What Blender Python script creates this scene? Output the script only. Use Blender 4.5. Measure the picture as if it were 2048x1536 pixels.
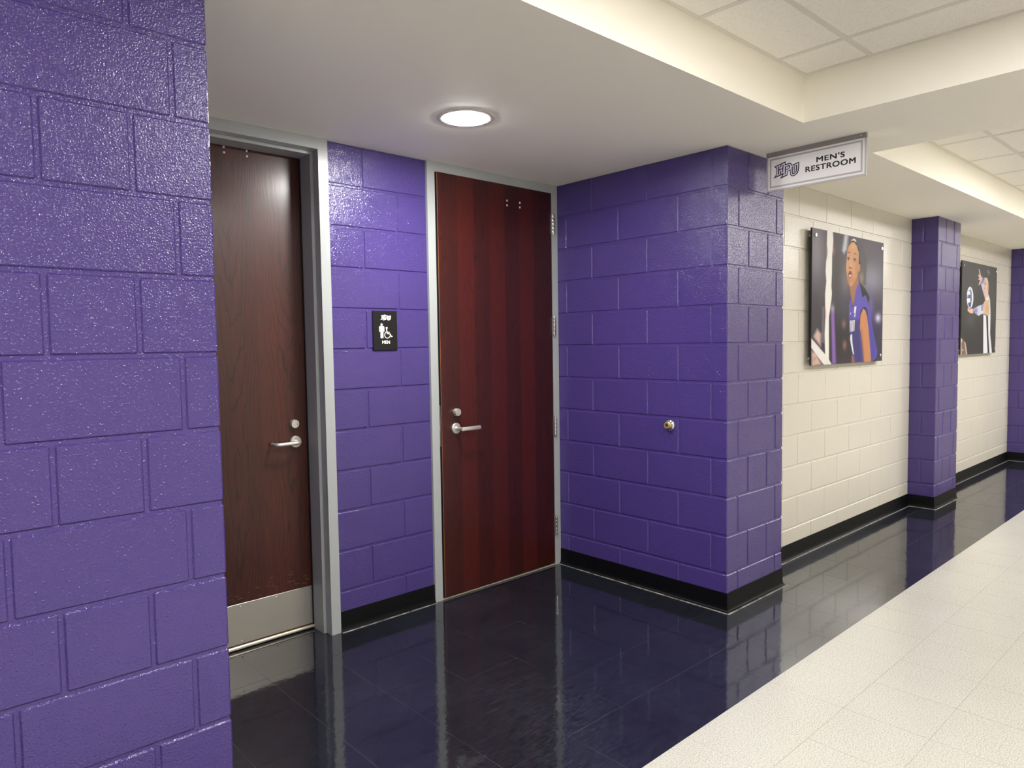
import bpy, bmesh, math, random
import numpy as np
from mathutils import Vector, Matrix

for o in list(bpy.data.objects):
    bpy.data.objects.remove(o)
random.seed(7)
scene = bpy.context.scene
COL = scene.collection

# ------------------------------------------------------------------ camera
# X runs along the corridor, Y into the wall with the doors, Z up; metres.
F_PX, YAW, PITCH, ROLL = 1417.8, 0.74137, -0.05598, -0.01499
CAM = np.array([-0.71504, -1.96173, 1.43736])
_fw = np.array([math.sin(YAW) * math.cos(PITCH), math.cos(YAW) * math.cos(PITCH), math.sin(PITCH)])
_r0 = np.array([math.cos(YAW), -math.sin(YAW), 0.0])
_u0 = np.cross(_r0, _fw)
_rt = math.cos(ROLL) * _r0 + math.sin(ROLL) * _u0
_up = -math.sin(ROLL) * _r0 + math.cos(ROLL) * _u0
cd = bpy.data.cameras.new('camera')
cd.sensor_width = 36.0
cd.lens = F_PX / 2048 * 36.0
cd.clip_start = 0.05
cam = bpy.data.objects.new('camera', cd)
COL.objects.link(cam)
cam.matrix_world = Matrix(((_rt[0], _up[0], -_fw[0], CAM[0]), (_rt[1], _up[1], -_fw[1], CAM[1]),
                           (_rt[2], _up[2], -_fw[2], CAM[2]), (0, 0, 0, 1)))
scene.camera = cam


def pix(u, v, ax, val):
    """point where the sight line of photo pixel (u, v) meets the plane axis = val"""
    d = _fw + _rt * (u - 1024) / F_PX + _up * (768 - v) / F_PX
    t = (val - CAM[ax]) / d[ax]
    return CAM + t * d


def project(P):
    d = np.asarray(P, float) - CAM
    w = d @ _fw
    return 1024 + F_PX * (d @ _rt) / w, 768 - F_PX * (d @ _up) / w, w


# ------------------------------------------------------------------ world, exposure
world = bpy.data.worlds.new('world')
world.use_nodes = True
world.node_tree.nodes['Background'].inputs[0].default_value = (0.9, 0.92, 1.0, 1)
world.node_tree.nodes['Background'].inputs[1].default_value = 0.02
scene.world = world
vs = scene.view_settings
vs.view_transform = 'Standard'
vs.look = 'None'
vs.gamma = 1.0
vs.use_curve_mapping = False
vs.exposure = 1.65
TROFFER_STRENGTH = 11.0      # ceiling troffers
DOWNLIGHT_STRENGTH = 120.0    # recessed disc over the doors

# ------------------------------------------------------------------ dimensions
C = 0.2032                   # block course
ZC = 12 * C                  # underside of the soffit
ZU = 2.650                   # tile ceiling inside the trays
YD = 1.2192                  # wall with the doors
YC = 0.2032                  # cream wall
XP0, XP1 = 2.6013, 3.205     # near pier
XQ0, XQ1 = 5.868, 6.452      # middle pier
XR0, XR1 = 9.085, 9.69       # far pier
YOPP = -3.27                 # opposite wall
X_A, X_B = -4.0, 14.0        # ends of the corridor built
Y_T0, Y_T1 = -0.4225, -2.845 # tray edges
J = 0.010                    # mortar joint
REC = 0.0045                 # joint recess


# ------------------------------------------------------------------ helpers
def srgb(r, g, b):
    f = lambda c: (c / 12.92) if c <= 0.04045 else ((c + 0.055) / 1.055) ** 2.4
    return (f(r / 255), f(g / 255), f(b / 255), 1.0)


def obj(name, mesh, mat=None, parent=None, loc=None):
    o = bpy.data.objects.new(name, mesh)
    COL.objects.link(o)
    if mat is not None and not mesh.materials:
        mesh.materials.append(mat)
    if parent is not None:
        o.parent = parent
    if loc is not None:
        o.location = loc
    return o


def tag(o, label=None, cat=None, group=None, kind=None):
    if label: o['label'] = label
    if cat: o['category'] = cat
    if group: o['group'] = group
    if kind: o['kind'] = kind
    return o


def empty(name, loc):
    o = bpy.data.objects.new(name, None)
    o.empty_display_size = 0.05
    COL.objects.link(o)
    o.location = loc
    return o


def to_mesh(bm, name, smooth=False, angle=None):
    bmesh.ops.recalc_face_normals(bm, faces=bm.faces[:])
    if angle is not None:
        for e in bm.edges:
            if len(e.link_faces) == 2 and e.calc_face_angle(0) > angle:
                e.smooth = False
        smooth = True
    if smooth:
        for f in bm.faces:
            f.smooth = True
    me = bpy.data.meshes.new(name)
    bm.to_mesh(me)
    bm.free()
    return me


def bx(bm, x0, x1, y0, y1, z0, z1, bev=0.0, seg=1):
    vs_ = [bm.verts.new((x, y, z)) for x in (x0, x1) for y in (y0, y1) for z in (z0, z1)]
    idx = [(0, 1, 3, 2), (4, 6, 7, 5), (0, 4, 5, 1), (2, 3, 7, 6), (0, 2, 6, 4), (1, 5, 7, 3)]
    fs = [bm.faces.new([vs_[i] for i in f]) for f in idx]
    if bev > 0:
        es = list({e for f in fs for e in f.edges})
        bmesh.ops.bevel(bm, geom=es, offset=bev, segments=seg, profile=0.5, affect='EDGES')


def box_mesh(name, x0, x1, y0, y1, z0, z1, bev=0.0, seg=1):
    bm = bmesh.new()
    bx(bm, x0, x1, y0, y1, z0, z1, bev, seg)
    return to_mesh(bm, name)


def lathe(bm, prof, origin, axis, n=32, cap0=True, cap1=True):
    """prof: (radius, along) pairs revolved round axis through origin"""
    ax = Vector(axis).normalized()
    a = ax.orthogonal().normalized()
    b = ax.cross(a)
    o = Vector(origin)
    rings = []
    for r, h in prof:
        if r < 1e-6:
            rings.append([bm.verts.new(o + ax * h)])
        else:
            rings.append([bm.verts.new(o + ax * h + (a * math.cos(t) + b * math.sin(t)) * r)
                          for t in [2 * math.pi * i / n for i in range(n)]])
    for p, q in zip(rings, rings[1:]):
        for i in range(n):
            k = (i + 1) % n
            if len(p) == 1 and len(q) == 1: continue
            if len(p) == 1: bm.faces.new((p[0], q[i], q[k]))
            elif len(q) == 1: bm.faces.new((p[i], p[k], q[0]))
            else: bm.faces.new((p[i], p[k], q[k], q[i]))
    if cap0 and len(rings[0]) > 1: bm.faces.new(rings[0])
    if cap1 and len(rings[-1]) > 1: bm.faces.new(rings[-1])


def lathe_obj(name, prof, origin, axis, mat, parent=None, n=32, rel=(0, 0, 0), cap0=True, cap1=True):
    bm = bmesh.new()
    lathe(bm, prof, Vector(origin) - Vector(rel), axis, n, cap0, cap1)
    return obj(name, to_mesh(bm, name, angle=math.radians(35)), mat, parent)


def tube(bm, pts, r, n=14, sy=1.0):
    pts = [Vector(p) for p in pts]
    rings = []
    prev = None
    for i, p in enumerate(pts):
        t = (pts[min(i + 1, len(pts) - 1)] - pts[max(i - 1, 0)]).normalized()
        up = Vector((0, 0, 1))
        a = t.cross(up).normalized()
        b = a.cross(t).normalized()
        rings.append([bm.verts.new(p + a * math.cos(q) * r + b * math.sin(q) * r * sy)
                      for q in [2 * math.pi * k / n for k in range(n)]])
    for p, q in zip(rings, rings[1:]):
        for k in range(n):
            m = (k + 1) % n
            bm.faces.new((p[k], p[m], q[m], q[k]))
    bm.faces.new(rings[0]); bm.faces.new(rings[-1])


# ------------------------------------------------------------------ materials
class NT:
    def __init__(s, name):
        s.m = bpy.data.materials.new(name)
        s.m.use_nodes = True
        s.t = s.m.node_tree
        s.bsdf = s.t.nodes['Principled BSDF']

    def n(s, kind, **kw):
        nd = s.t.nodes.new(kind)
        for k, v in kw.items():
            if k in nd.inputs.keys() if isinstance(k, str) else False:
                pass
            setattr(nd, k, v)
        return nd

    def l(s, a, b):
        s.t.links.new(a, b)

    def pos(s, scale=(1, 1, 1), obj_space=False):
        if obj_space:
            src = s.n('ShaderNodeTexCoord').outputs['Object']
        else:
            src = s.n('ShaderNodeNewGeometry').outputs['Position']
        mp = s.n('ShaderNodeMapping')
        mp.inputs['Scale'].default_value = scale
        s.l(src, mp.inputs['Vector'])
        return mp.outputs['Vector']

    def noise(s, vec, scale, detail=2, rough=0.5, dist=0.0):
        nd = s.n('ShaderNodeTexNoise')
        nd.inputs['Scale'].default_value = scale
        nd.inputs['Detail'].default_value = detail
        nd.inputs['Roughness'].default_value = rough
        nd.inputs['Distortion'].default_value = dist
        s.l(vec, nd.inputs['Vector'])
        return nd.outputs['Fac']

    def ramp(s, fac, stops, interp='LINEAR'):
        nd = s.n('ShaderNodeValToRGB')
        nd.color_ramp.interpolation = interp
        el = nd.color_ramp.elements
        while len(el) < len(stops): el.new(0.5)
        for e, (p, c) in zip(el, stops):
            e.position = p
            e.color = c if len(c) == 4 else (*c, 1)
        s.l(fac, nd.inputs['Fac'])
        return nd.outputs['Color']

    def mix(s, fac, a, b, mode='MIX'):
        nd = s.n('ShaderNodeMix', data_type='RGBA', blend_type=mode)
        for sock, val in ((nd.inputs[0], fac), (nd.inputs[6], a), (nd.inputs[7], b)):
            if hasattr(val, 'is_output'): s.l(val, sock)
            else: sock.default_value = val
        return nd.outputs[2]

    def math(s, op, a, b=0.0):
        nd = s.n('ShaderNodeMath', operation=op)
        for sock, val in ((nd.inputs[0], a), (nd.inputs[1], b)):
            if hasattr(val, 'is_output'): s.l(val, sock)
            else: sock.default_value = val
        return nd.outputs[0]

    def bump(s, h, strength, dist, prev=None):
        nd = s.n('ShaderNodeBump')
        nd.inputs['Strength'].default_value = strength
        nd.inputs['Distance'].default_value = dist
        s.l(h, nd.inputs['Height'])
        if prev is not None: s.l(prev, nd.inputs['Normal'])
        return nd.outputs['Normal']

    def set(s, **kw):
        names = dict(col='Base Color', rough='Roughness', metal='Metallic', spec='Specular IOR Level', norm='Normal',
                     ior='IOR', coat='Coat Weight', coat_rough='Coat Roughness', trans='Transmission Weight',
                     emit='Emission Color', estr='Emission Strength', alpha='Alpha', coat_norm='Coat Normal')
        for k, v in kw.items():
            sock = s.bsdf.inputs[names[k]]
            if hasattr(v, 'is_output'): s.l(v, sock)
            else: sock.default_value = v
        return s.m


def simple(name, col, rough=0.5, metal=0.0, **kw):
    return NT(name).set(col=col, rough=rough, metal=metal, **kw)


def paint(name, col_a, col_b, rough, scale, st, pit, coarse=True):
    t = NT(name)
    p = t.pos()
    peel = t.noise(p, scale, 1.5, 0.5)
    big = t.noise(p, scale * 0.27, 3, 0.6)
    pits = t.ramp(t.noise(p, scale * 0.6, 2, 0.6), [(0.28, (0, 0, 0)), (0.36, (1, 1, 1))])
    pim = t.ramp(t.noise(p, scale * 0.75, 1.0, 0.5), [(0.56, (0, 0, 0)), (0.74, (1, 1, 1))])
    n = t.bump(big, st * 0.5, 0.0015)
    n = t.bump(peel, st, 0.0018, n)
    n = t.bump(pim, st, 0.0008, n)
    if pit: n = t.bump(pits, pit, 0.0008, n)
    c = t.mix(t.noise(p, 3.0, 4, 0.6), col_a, col_b)
    return t.set(col=c, rough=rough, norm=n, spec=0.6)


PURPLE = paint('purple_gloss_paint', srgb(65, 51, 115), srgb(70, 55, 121), 0.07, 195.0, 1.0, 0.0)
CREAM = paint('cream_gloss_paint', srgb(203, 198, 186), srgb(209, 204, 193), 0.20, 200.0, 0.5, 0.1)
CREAM_FLAT = simple('cream_wall_paint', srgb(232, 226, 210), 0.5)


def soffit_mat():
    t = NT('soffit_paint')
    p = t.pos()
    n = t.bump(t.noise(p, 420, 2), 0.12, 0.0006)
    return t.set(col=srgb(250, 246, 234), rough=0.6, norm=n)


SOFFIT = soffit_mat()


def tile_ceiling_mat():
    t = NT('acoustic_tile')
    p = t.pos()
    dots = t.noise(p, 230, 3, 0.7, 0.4)
    d = t.ramp(dots, [(0.33, (0, 0, 0)), (0.41, (1, 1, 1))])
    c = t.mix(d, srgb(200, 195, 186), srgb(246, 242, 234))
    n = t.bump(d, 0.5, 0.0015)
    return t.set(col=c, rough=0.9, norm=n, spec=0.2)


ACOUSTIC = tile_ceiling_mat()
GRID = simple('white_tee_bar', srgb(222, 218, 210), 0.5)


def floor_dark():
    t = NT('black_vinyl_tile')
    p = t.pos()
    cell = t.pos((1 / 0.3048, 1 / 0.3048, 0.0))
    fl = t.n('ShaderNodeVectorMath', operation='FLOOR'); t.l(cell, fl.inputs[0])
    wn = t.n('ShaderNodeTexWhiteNoise', noise_dimensions='3D'); t.l(fl.outputs[0], wn.inputs['Vector'])
    streak = t.noise(t.pos((1.4, 5.0, 1.0)), 5.0, 6, 0.65, 0.6)
    fib = t.noise(t.pos((2.5, 14.0, 1.0)), 9.0, 7, 0.75, 1.2)
    zone = t.ramp(t.noise(p, 1.3, 2, 0.5), [(0.40, (0.25, 0.25, 0.25)), (0.68, (1, 1, 1))])
    scuff = t.math('MULTIPLY', t.ramp(fib, [(0.44, (0, 0, 0)), (0.78, (1, 1, 1))]), zone)
    fine = t.ramp(t.noise(p, 260, 2, 0.6), [(0.70, (0, 0, 0)), (0.76, (1, 1, 1))])
    c = t.mix(wn.outputs['Value'], srgb(18, 20, 28), srgb(23, 26, 35))
    c = t.mix(t.math('MULTIPLY', t.ramp(streak, [(0.45, (0, 0, 0)), (0.75, (1, 1, 1))]), 0.3), c, srgb(44, 45, 56))
    c = t.mix(t.math('MULTIPLY', scuff, 0.6), c, srgb(76, 79, 88))
    c = t.mix(t.math('MULTIPLY', fine, 0.25), c, srgb(120, 120, 124))
    r = t.math('ADD', t.math('MULTIPLY', scuff, 0.12), 0.06)
    n = t.bump(t.noise(p, 30, 2, 0.5), 0.09, 0.003)
    n = t.bump(t.noise(p, 5, 2, 0.5), 0.05, 0.01, n)
    return t.set(col=c, rough=r, norm=n, spec=0.5, ior=1.95)


def floor_light():
    t = NT('cream_vinyl_tile')
    p = t.pos()
    sp = t.ramp(t.noise(p, 200, 3, 0.65), [(0.38, (0, 0, 0)), (0.56, (1, 1, 1))])
    sp2 = t.ramp(t.noise(p, 430, 2, 0.6), [(0.33, (0, 0, 0)), (0.45, (1, 1, 1))])
    c = t.mix(sp, srgb(144, 142, 132), srgb(199, 198, 190))
    c = t.mix(sp2, srgb(140, 134, 124), c)
    c = t.mix(t.noise(p, 1.7, 4, 0.6), c, t.mix(0.5, c, srgb(198, 195, 187)))
    n = t.bump(t.noise(p, 9, 2, 0.5), 0.05, 0.004)
    r = t.math('ADD', t.math('MULTIPLY', t.noise(p, 4, 4, 0.6), 0.16), 0.13)
    return t.set(col=c, rough=r, norm=n, spec=0.5)


DARK_TILE, LIGHT_TILE = floor_dark(), floor_light()


def seam_mat():
    t = NT('floor_seam')
    sep = t.n('ShaderNodeSeparateXYZ'); t.l(t.pos(), sep.inputs[0])
    return t.set(col=t.mix(t.math('GREATER_THAN', sep.outputs['Y'], -0.5325), srgb(150, 144, 132), srgb(112, 114, 120)), rough=0.5)


SEAM = seam_mat()


def base_mat():
    t = NT('black_rubber_base')
    p = t.pos()
    s = t.ramp(t.noise(p, 16, 6, 0.75), [(0.60, (0, 0, 0)), (0.78, (1, 1, 1))])
    c = t.mix(t.math('MULTIPLY', s, 0.25), srgb(7, 8, 12), srgb(56, 57, 60))
    return t.set(col=c, rough=0.45, spec=0.15, norm=t.bump(t.noise(p, 7, 3), 0.08, 0.01))


def bead_mat():
    t = NT('waxy_floor_edge')
    p = t.pos()
    s = t.ramp(t.noise(p, 23, 5, 0.7), [(0.36, (0, 0, 0)), (0.62, (1, 1, 1))])
    return t.set(col=t.mix(s, srgb(50, 50, 52), srgb(158, 155, 147)), rough=0.35)


BASE, BEAD = base_mat(), bead_mat()


def wood(name, dark, mid, red, figure):
    t = NT(name)
    po = t.pos((1, 1, 1))
    fine = t.noise(t.pos((1, 1, 0.035)), 330, 4, 0.65)
    mid_n = t.noise(t.pos((1, 1, 0.12)), 26, 4, 0.6, 0.5)
    sep = t.n('ShaderNodeSeparateXYZ'); t.l(po, sep.inputs[0])
    # cathedral figure: nested arches stretched in Z
    fr = t.math('FRACT', t.math('DIVIDE', t.math('ADD', sep.outputs['X'], 0.105), 0.27))
    dx = t.math('MULTIPLY', t.math('SUBTRACT', fr, 0.5), 0.27)
    wob = t.noise(t.pos((1, 1, 0.22)), 7.0, 3, 0.55)
    ph = t.math('SUBTRACT', t.math('MULTIPLY', sep.outputs['Z'], 3.6), t.math('MULTIPLY', t.math('MULTIPLY', dx, dx), 420.0))
    ph = t.math('ADD', ph, t.math('MULTIPLY', wob, 7.0))
    fig = t.math('ABSOLUTE', t.math('SINE', t.math('MULTIPLY', ph, 3.14159)))
    # veneer leaves: flat strips about 12 cm wide with tones of their own
    fl = t.math('FLOOR', t.math('MULTIPLY', t.math('ADD', sep.outputs['X'], 0.03), 8.3))
    wn = t.n('ShaderNodeTexWhiteNoise', noise_dimensions='1D'); t.l(fl, wn.inputs['W'])
    c = t.mix(mid_n, dark, mid)
    c = t.mix(t.math('MULTIPLY', t.ramp(wn.outputs['Value'], [(0.35, (0, 0, 0)), (0.95, (1, 1, 1))]), 0.55), c, red)
    f2 = t.ramp(fig, [(0.0, (0.12, 0.12, 0.12)), (0.42, (1, 1, 1)), (1.0, (1, 1, 1))])
    c = t.mix(figure, c, f2, 'MULTIPLY')
    f1 = t.ramp(fine, [(0.30, (0.35, 0.35, 0.35)), (0.62, (1, 1, 1))])
    c = t.mix(0.75, c, f1, 'MULTIPLY')
    h = t.math('ADD', fine, t.math('MULTIPLY', fig, 0.5))
    n = t.bump(h, 0.22, 0.0006)
    return t.set(col=c, rough=0.45, spec=0.35, norm=n, coat=0.38, coat_rough=0.24, coat_norm=t.bump(h, 0.10, 0.0006))


WOOD1 = wood('dark_mahogany_veneer', srgb(50, 17, 14), srgb(74, 27, 21), srgb(82, 31, 23), 0.65)
WOOD2 = wood('red_mahogany_veneer', srgb(44, 10, 8), srgb(66, 15, 11), srgb(88, 22, 13), 0.45)
WOOD_EDGE = simple('wood_door_edge', srgb(150, 92, 50), 0.5)
SCRATCH = simple('scratched_bare_wood', srgb(158, 120, 84), 0.6)
FRAME = NT('grey_enamel')
FRAME = FRAME.set(col=srgb(164, 168, 169), rough=0.28, norm=FRAME.bump(FRAME.noise(FRAME.pos(), 160, 2), 0.06, 0.0006))


def brushed():
    t = NT('brushed_stainless')
    p = t.pos((1, 1, 14))
    g = t.noise(t.pos((0.06, 1, 1)), 700, 3, 0.6)
    sc = t.ramp(t.noise(t.pos(), 30, 6, 0.75, 0.5), [(0.60, (0, 0, 0)), (0.75, (1, 1, 1))])
    r = t.math('ADD', t.math('MULTIPLY', g, 0.12), t.math('ADD', t.math('MULTIPLY', sc, 0.18), 0.24))
    c = t.mix(t.math('MULTIPLY', sc, 0.6), srgb(200, 197, 191), srgb(232, 230, 226))
    return t.set(col=c, rough=t.math('ADD', r, 0.06), metal=0.82)


STEEL = brushed()
SATIN = simple('satin_chrome', srgb(212, 209, 203), 0.38, 0.75)
CHROME = simple('bright_chrome', srgb(225, 225, 225), 0.12, 1.0)
BRASS = simple('brass', srgb(226, 198, 138), 0.32, 0.75)
BLACK_HOLE = simple('dark_bore', srgb(38, 26, 16), 0.6)
THRESH = simple('aluminium_threshold', srgb(214, 206, 186), 0.32, 0.6)
SEAL = simple('black_gasket_and_backing', srgb(14, 14, 15), 0.6)  # also on the added dark sheet behind the doors
WHITE_TRIM = simple('white_trim', srgb(222, 216, 206), 0.4)


def emit_mat(name, col, strength):
    t = NT(name)
    t.set(col=(0.8, 0.8, 0.8, 1), rough=0.5, emit=col, estr=strength)
    return t.m


LENS = emit_mat('troffer_lens', (1.0, 0.98, 0.95, 1), TROFFER_STRENGTH)
DISC = emit_mat('downlight_lens', (1.0, 0.975, 0.93, 1), DOWNLIGHT_STRENGTH)
SIGN_BLACK = simple('matte_black_plastic', srgb(19, 19, 19), 0.5, spec=0.3)
SIGN_WHITE = simple('white_lettering', srgb(238, 236, 228), 0.5)
INK = simple('black_ink', srgb(14, 10, 14), 0.4)
INK_NAVY = simple('dark_purple_ink', srgb(24, 14, 46), 0.4)
INK_LILAC = simple('pale_lilac_ink', srgb(224, 219, 236), 0.4)
SHEET = simple('white_sign_sheet', srgb(246, 245, 247), 0.32)
SHEET_GREY = simple('grey_sign_border', srgb(186, 184, 187), 0.35)
RAIL = simple('grey_sign_rail', srgb(142, 136, 137), 0.4)
HOLDER = simple('clear_acrylic_edge', srgb(196, 195, 197), 0.12)
PANEL_EDGE = simple('black_panel_edge', srgb(22, 21, 24), 0.4)


# ------------------------------------------------------------------ floor
GX0, GY0 = 1.737, -0.5325     # a grid crossing of the floor tiles
T = 0.3048
floor = obj('floor', box_mesh('floor', X_A, X_B, YOPP - 0.1, 1.62, -0.06, -0.0009), SEAM)
tag(floor, 'polished floor of black border tiles and speckled cream tiles', kind='structure')
TG = 0.0013
tile_bm = bmesh.new()
bx(tile_bm, -T / 2 + TG / 2, T / 2 - TG / 2, -T / 2 + TG / 2, T / 2 - TG / 2, -0.0032, 0.0)
tile_dark = to_mesh(tile_bm, 'tile_dark'); tile_dark.materials.append(DARK_TILE)
tile_light = tile_dark.copy(); tile_light.materials.clear(); tile_light.materials.append(LIGHT_TILE)
cells = []
i0, i1 = math.floor((X_A - GX0) / T), math.ceil((X_B - GX0) / T)
for i in range(i0, i1):
    for j in range(-9, 7):
        x, y = GX0 + (i + 0.5) * T, GY0 + (j + 0.5) * T
        if x - T / 2 < X_A or x + T / 2 > X_B: continue
        dark = (j >= 0) or (y < -2.74)
        # inside the solid walls no tile lies
        if x + T / 2 < 0 and y - T / 2 > 0: continue
        if x - T / 2 > XP0 and x + T / 2 < XP1 and y - T / 2 > 0: continue
        if x - T / 2 > XP1 and y - T / 2 > YC: continue
        u, v, w = project((x, y, 0))
        inview = w > 0.3 and -60 < u < 2108 and -60 < v < 1596
        size = F_PX * T / max(w, 0.3) * (CAM[2] / max(w, 0.3)) ** 0.5
        if inview and u < 440 and y > 0: inview = False
        cells.append((inview, size, x, y, dark))
vis = sorted([c for c in cells if c[0]], key=lambda c: -c[1])[:296]
visset = {(c[2], c[3]) for c in vis}
for _, _, x, y, dark in vis:
    o = obj('tile', tile_dark if dark else tile_light, None, floor, (x, y, 0))
    o.rotation_euler = (max(-0.0016, min(0.0016, random.gauss(0, 0.0008))), max(-0.0016, min(0.0016, random.gauss(0, 0.0008))), 0)
for dk, nm, mt in ((True, 'black_tile_field', DARK_TILE), (False, 'cream_tile_field', LIGHT_TILE)):
    bm = bmesh.new()
    for _, _, x, y, dark in cells:
        if (x, y) in visset or dark != dk: continue
        h = T / 2 - TG / 2
        bx(bm, x - h, x + h, y - h, y + h, -0.0032, 0.0)
    tag(obj(nm, to_mesh(bm, nm), mt, floor), kind='stuff')

# ------------------------------------------------------------------ block walls
_bcache = {}


def block(parent, mat, x0, x1, y0, y1, k, sx=(1, 1), sy=(0, 0)):
    """one wall block of course k (1 at the floor); sx / sy: which ends meet a joint"""
    h = J / 2 * (0.3 if mat is CREAM else 1.0)
    x0 += h * sx[0]; x1 -= h * sx[1]; y0 += h * sy[0]; y1 -= h * sy[1]
    h = J / 2
    z0, z1 = (k - 1) * C + (h if k > 1 else 0), k * C - (h if k < 12 else 0)
    d = (round(x1 - x0, 4), round(y1 - y0, 4), round(z1 - z0, 4), mat.name)
    if d not in _bcache:
        me = box_mesh('block', -d[0] / 2, d[0] / 2, -d[1] / 2, d[1] / 2, -d[2] / 2, d[2] / 2, 0.0028 if mat is CREAM else 0.0042)
        me.materials.append(mat)
        _bcache[d] = me
    e = lambda: random.uniform(-0.0005, 0.0005)
    o = obj('block', _bcache[d], None, parent, ((x0 + x1) / 2 + e(), (y0 + y1) / 2 + e(), (z0 + z1) / 2))
    return o


def run(parent, mat, axis, face, depth, stops, k, free0=False, free1=False):
    """a course along one axis between stops; the visible face lies at face, the block reaches depth (signed) behind it"""
    for a, b in zip(stops, stops[1:]):
        s = (0 if (free0 and a == stops[0]) else 1, 0 if (free1 and b == stops[-1]) else 1)
        lo, hi = sorted((face, face + depth))
        if axis == 'x': block(parent, mat, a, b, lo, hi, k, s, (0, 0))
        else: block(parent, mat, lo, hi, a, b, k, (0, 0), s)


def core(name, boxes, mat, label):
    bm = bmesh.new()
    for b in boxes: bx(bm, *b)
    return tag(obj(name, to_mesh(bm, name), mat), label, kind='structure')


# near wall at the left of the picture, with its return towards the doors
w = core('wall_left', [(X_A, -REC, REC, 1.45, 0, ZC)], PURPLE, 'glossy purple block wall closest to the camera')
for k in range(1, 13):
    if k % 2:
        block(w, PURPLE, -0.0925, 0, 0, 0.4064, k, (1, 0), (0, 1))
        run(w, PURPLE, 'x', 0, 0.1, [-1.714, -1.3077, -0.9013, -0.4905, -0.0925], k)
        run(w, PURPLE, 'y', 0, -0.09, [0.4064, 0.8128, 1.209], k)
    else:
        block(w, PURPLE, -0.193, 0, 0, 0.2032, k, (1, 0), (0, 1))
        run(w, PURPLE, 'x', 0, 0.1, [-1.613, -1.2068, -0.8004, -0.3935, -0.193], k)
        run(w, PURPLE, 'y', 0, -0.09, [0.2032, 0.6096, 1.016, 1.209], k)

# between the doors
XA, XB = 0.9985, 1.585
w = core('wall_recess', [(XA, XB, YD + REC, 1.45, 0, ZC)], PURPLE, 'purple block wall strip between the two doors')
for k in range(1, 13):
    run(w, PURPLE, 'x', YD, 0.1, [XA, 1.1905 if k % 2 == 0 else 1.394, XB], k, True, True)

# near pier: side facing the recess, front, and right return
w = core('wall_pier_near', [(XP0 + REC, XP1 - REC, REC, 1.45, 0, ZC)], PURPLE, 'wide purple block pier beside the right door')
for k in range(1, 13):
    if k % 2 == 0:
        block(w, PURPLE, XP0, 2.8135, 0, 0.0915, k, (0, 1), (0, 1))
        run(w, PURPLE, 'y', XP0, 0.09, [0.0915, 0.505, 0.916, YD], k, False, True)
        run(w, PURPLE, 'x', 0, 0.1, [2.8135, 3.019], k)
        block(w, PURPLE, 3.019, XP1, 0, YC + 0.002, k, (1, 0), (0, 0))
    else:
        block(w, PURPLE, XP0, 2.710, 0, 0.297, k, (0, 1), (0, 1))
        run(w, PURPLE, 'y', XP0, 0.09, [0.297, 0.712, 1.130, YD], k, False, True)
        run(w, PURPLE, 'x', 0, 0.1, [2.710, 3.118], k)
        block(w, PURPLE, 3.118, XP1, 0, YC + 0.002, k, (1, 0), (0, 0))


def bay(name, x0, x1, first, label):
    w = core(name, [(x0, x1, YC + REC, 0.45, 0, ZC)], CREAM, label)
    for k in range(1, 13):
        st = [x0]
        a = first + (0 if k % 2 == 0 else 0.2032)
        while a > x0 + 0.4064 + 0.03: a -= 0.4064
        while a < x0 + 0.03: a += 0.4064
        while a < x1 - 0.03:
            st.append(a); a += 0.4064
        st.append(x1)
        run(w, CREAM, 'x', YC, 0.1, st, k, True, True)


def pier(name, x0, x1, label):
    w = core(name, [(x0 + REC, x1 - REC, REC, 0.45, 0, ZC)], PURPLE, label)
    for k in range(1, 13):
        if k % 2 == 0:
            block(w, PURPLE, x0, x0 + 0.195, 0, 0.110, k, (0, 1), (0, 1))
            block(w, PURPLE, x0, x0 + 0.1, 0.110, YC + 0.002, k, (0, 0), (1, 0))
            run(w, PURPLE, 'x', 0, 0.1, [x0 + 0.195, x0 + 0.406], k)
            block(w, PURPLE, x0 + 0.406, x1, 0, YC + 0.002, k, (1, 0), (0, 0))
        else:
            block(w, PURPLE, x0, x0 + 0.08, 0, YC + 0.002, k, (0, 1), (0, 0))
            run(w, PURPLE, 'x', 0, 0.1, [x0 + 0.08, x0 + 0.487], k)
            block(w, PURPLE, x0 + 0.487, x1, 0, YC + 0.002, k, (1, 0), (0, 0))


bay('wall_right_near', XP1, XQ0, 3.822, 'cream block wall between the two nearest purple piers')
pier('wall_pier_middle', XQ0, XQ1, 'narrow purple block pier between the two posters')
bay('wall_right_far', XQ1, XR0, 6.66, 'cream block wall behind the far poster')
pier('wall_pier_far', XR0, XR1, 'farthest purple block pier at the right edge')
bay('wall_right_end', XR1, X_B, 9.9, 'cream block wall beyond the farthest pier')
core('wall_opposite', [(X_A, X_B, YOPP - 0.1, YOPP, 0, ZU + 0.1)], CREAM_FLAT, 'cream wall on the other side of the corridor')
core('wall_end_near', [(X_A - 0.1, X_A, YOPP - 0.1, 1.62, 0, ZU + 0.1)], CREAM_FLAT, 'cream wall closing the corridor behind the camera')
core('wall_end_far', [(X_B, X_B + 0.1, YOPP - 0.1, 1.62, 0, ZU + 0.1)], CREAM_FLAT, 'cream wall closing the far end of the corridor')
core('backing_rear', [(-0.3, XP1, 1.56, 1.62, 0, ZC)], SEAL, 'added dark backing that blocks light behind the two doors')  # added unseen sheet: stops light leaks, keeps the door gap dark


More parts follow.
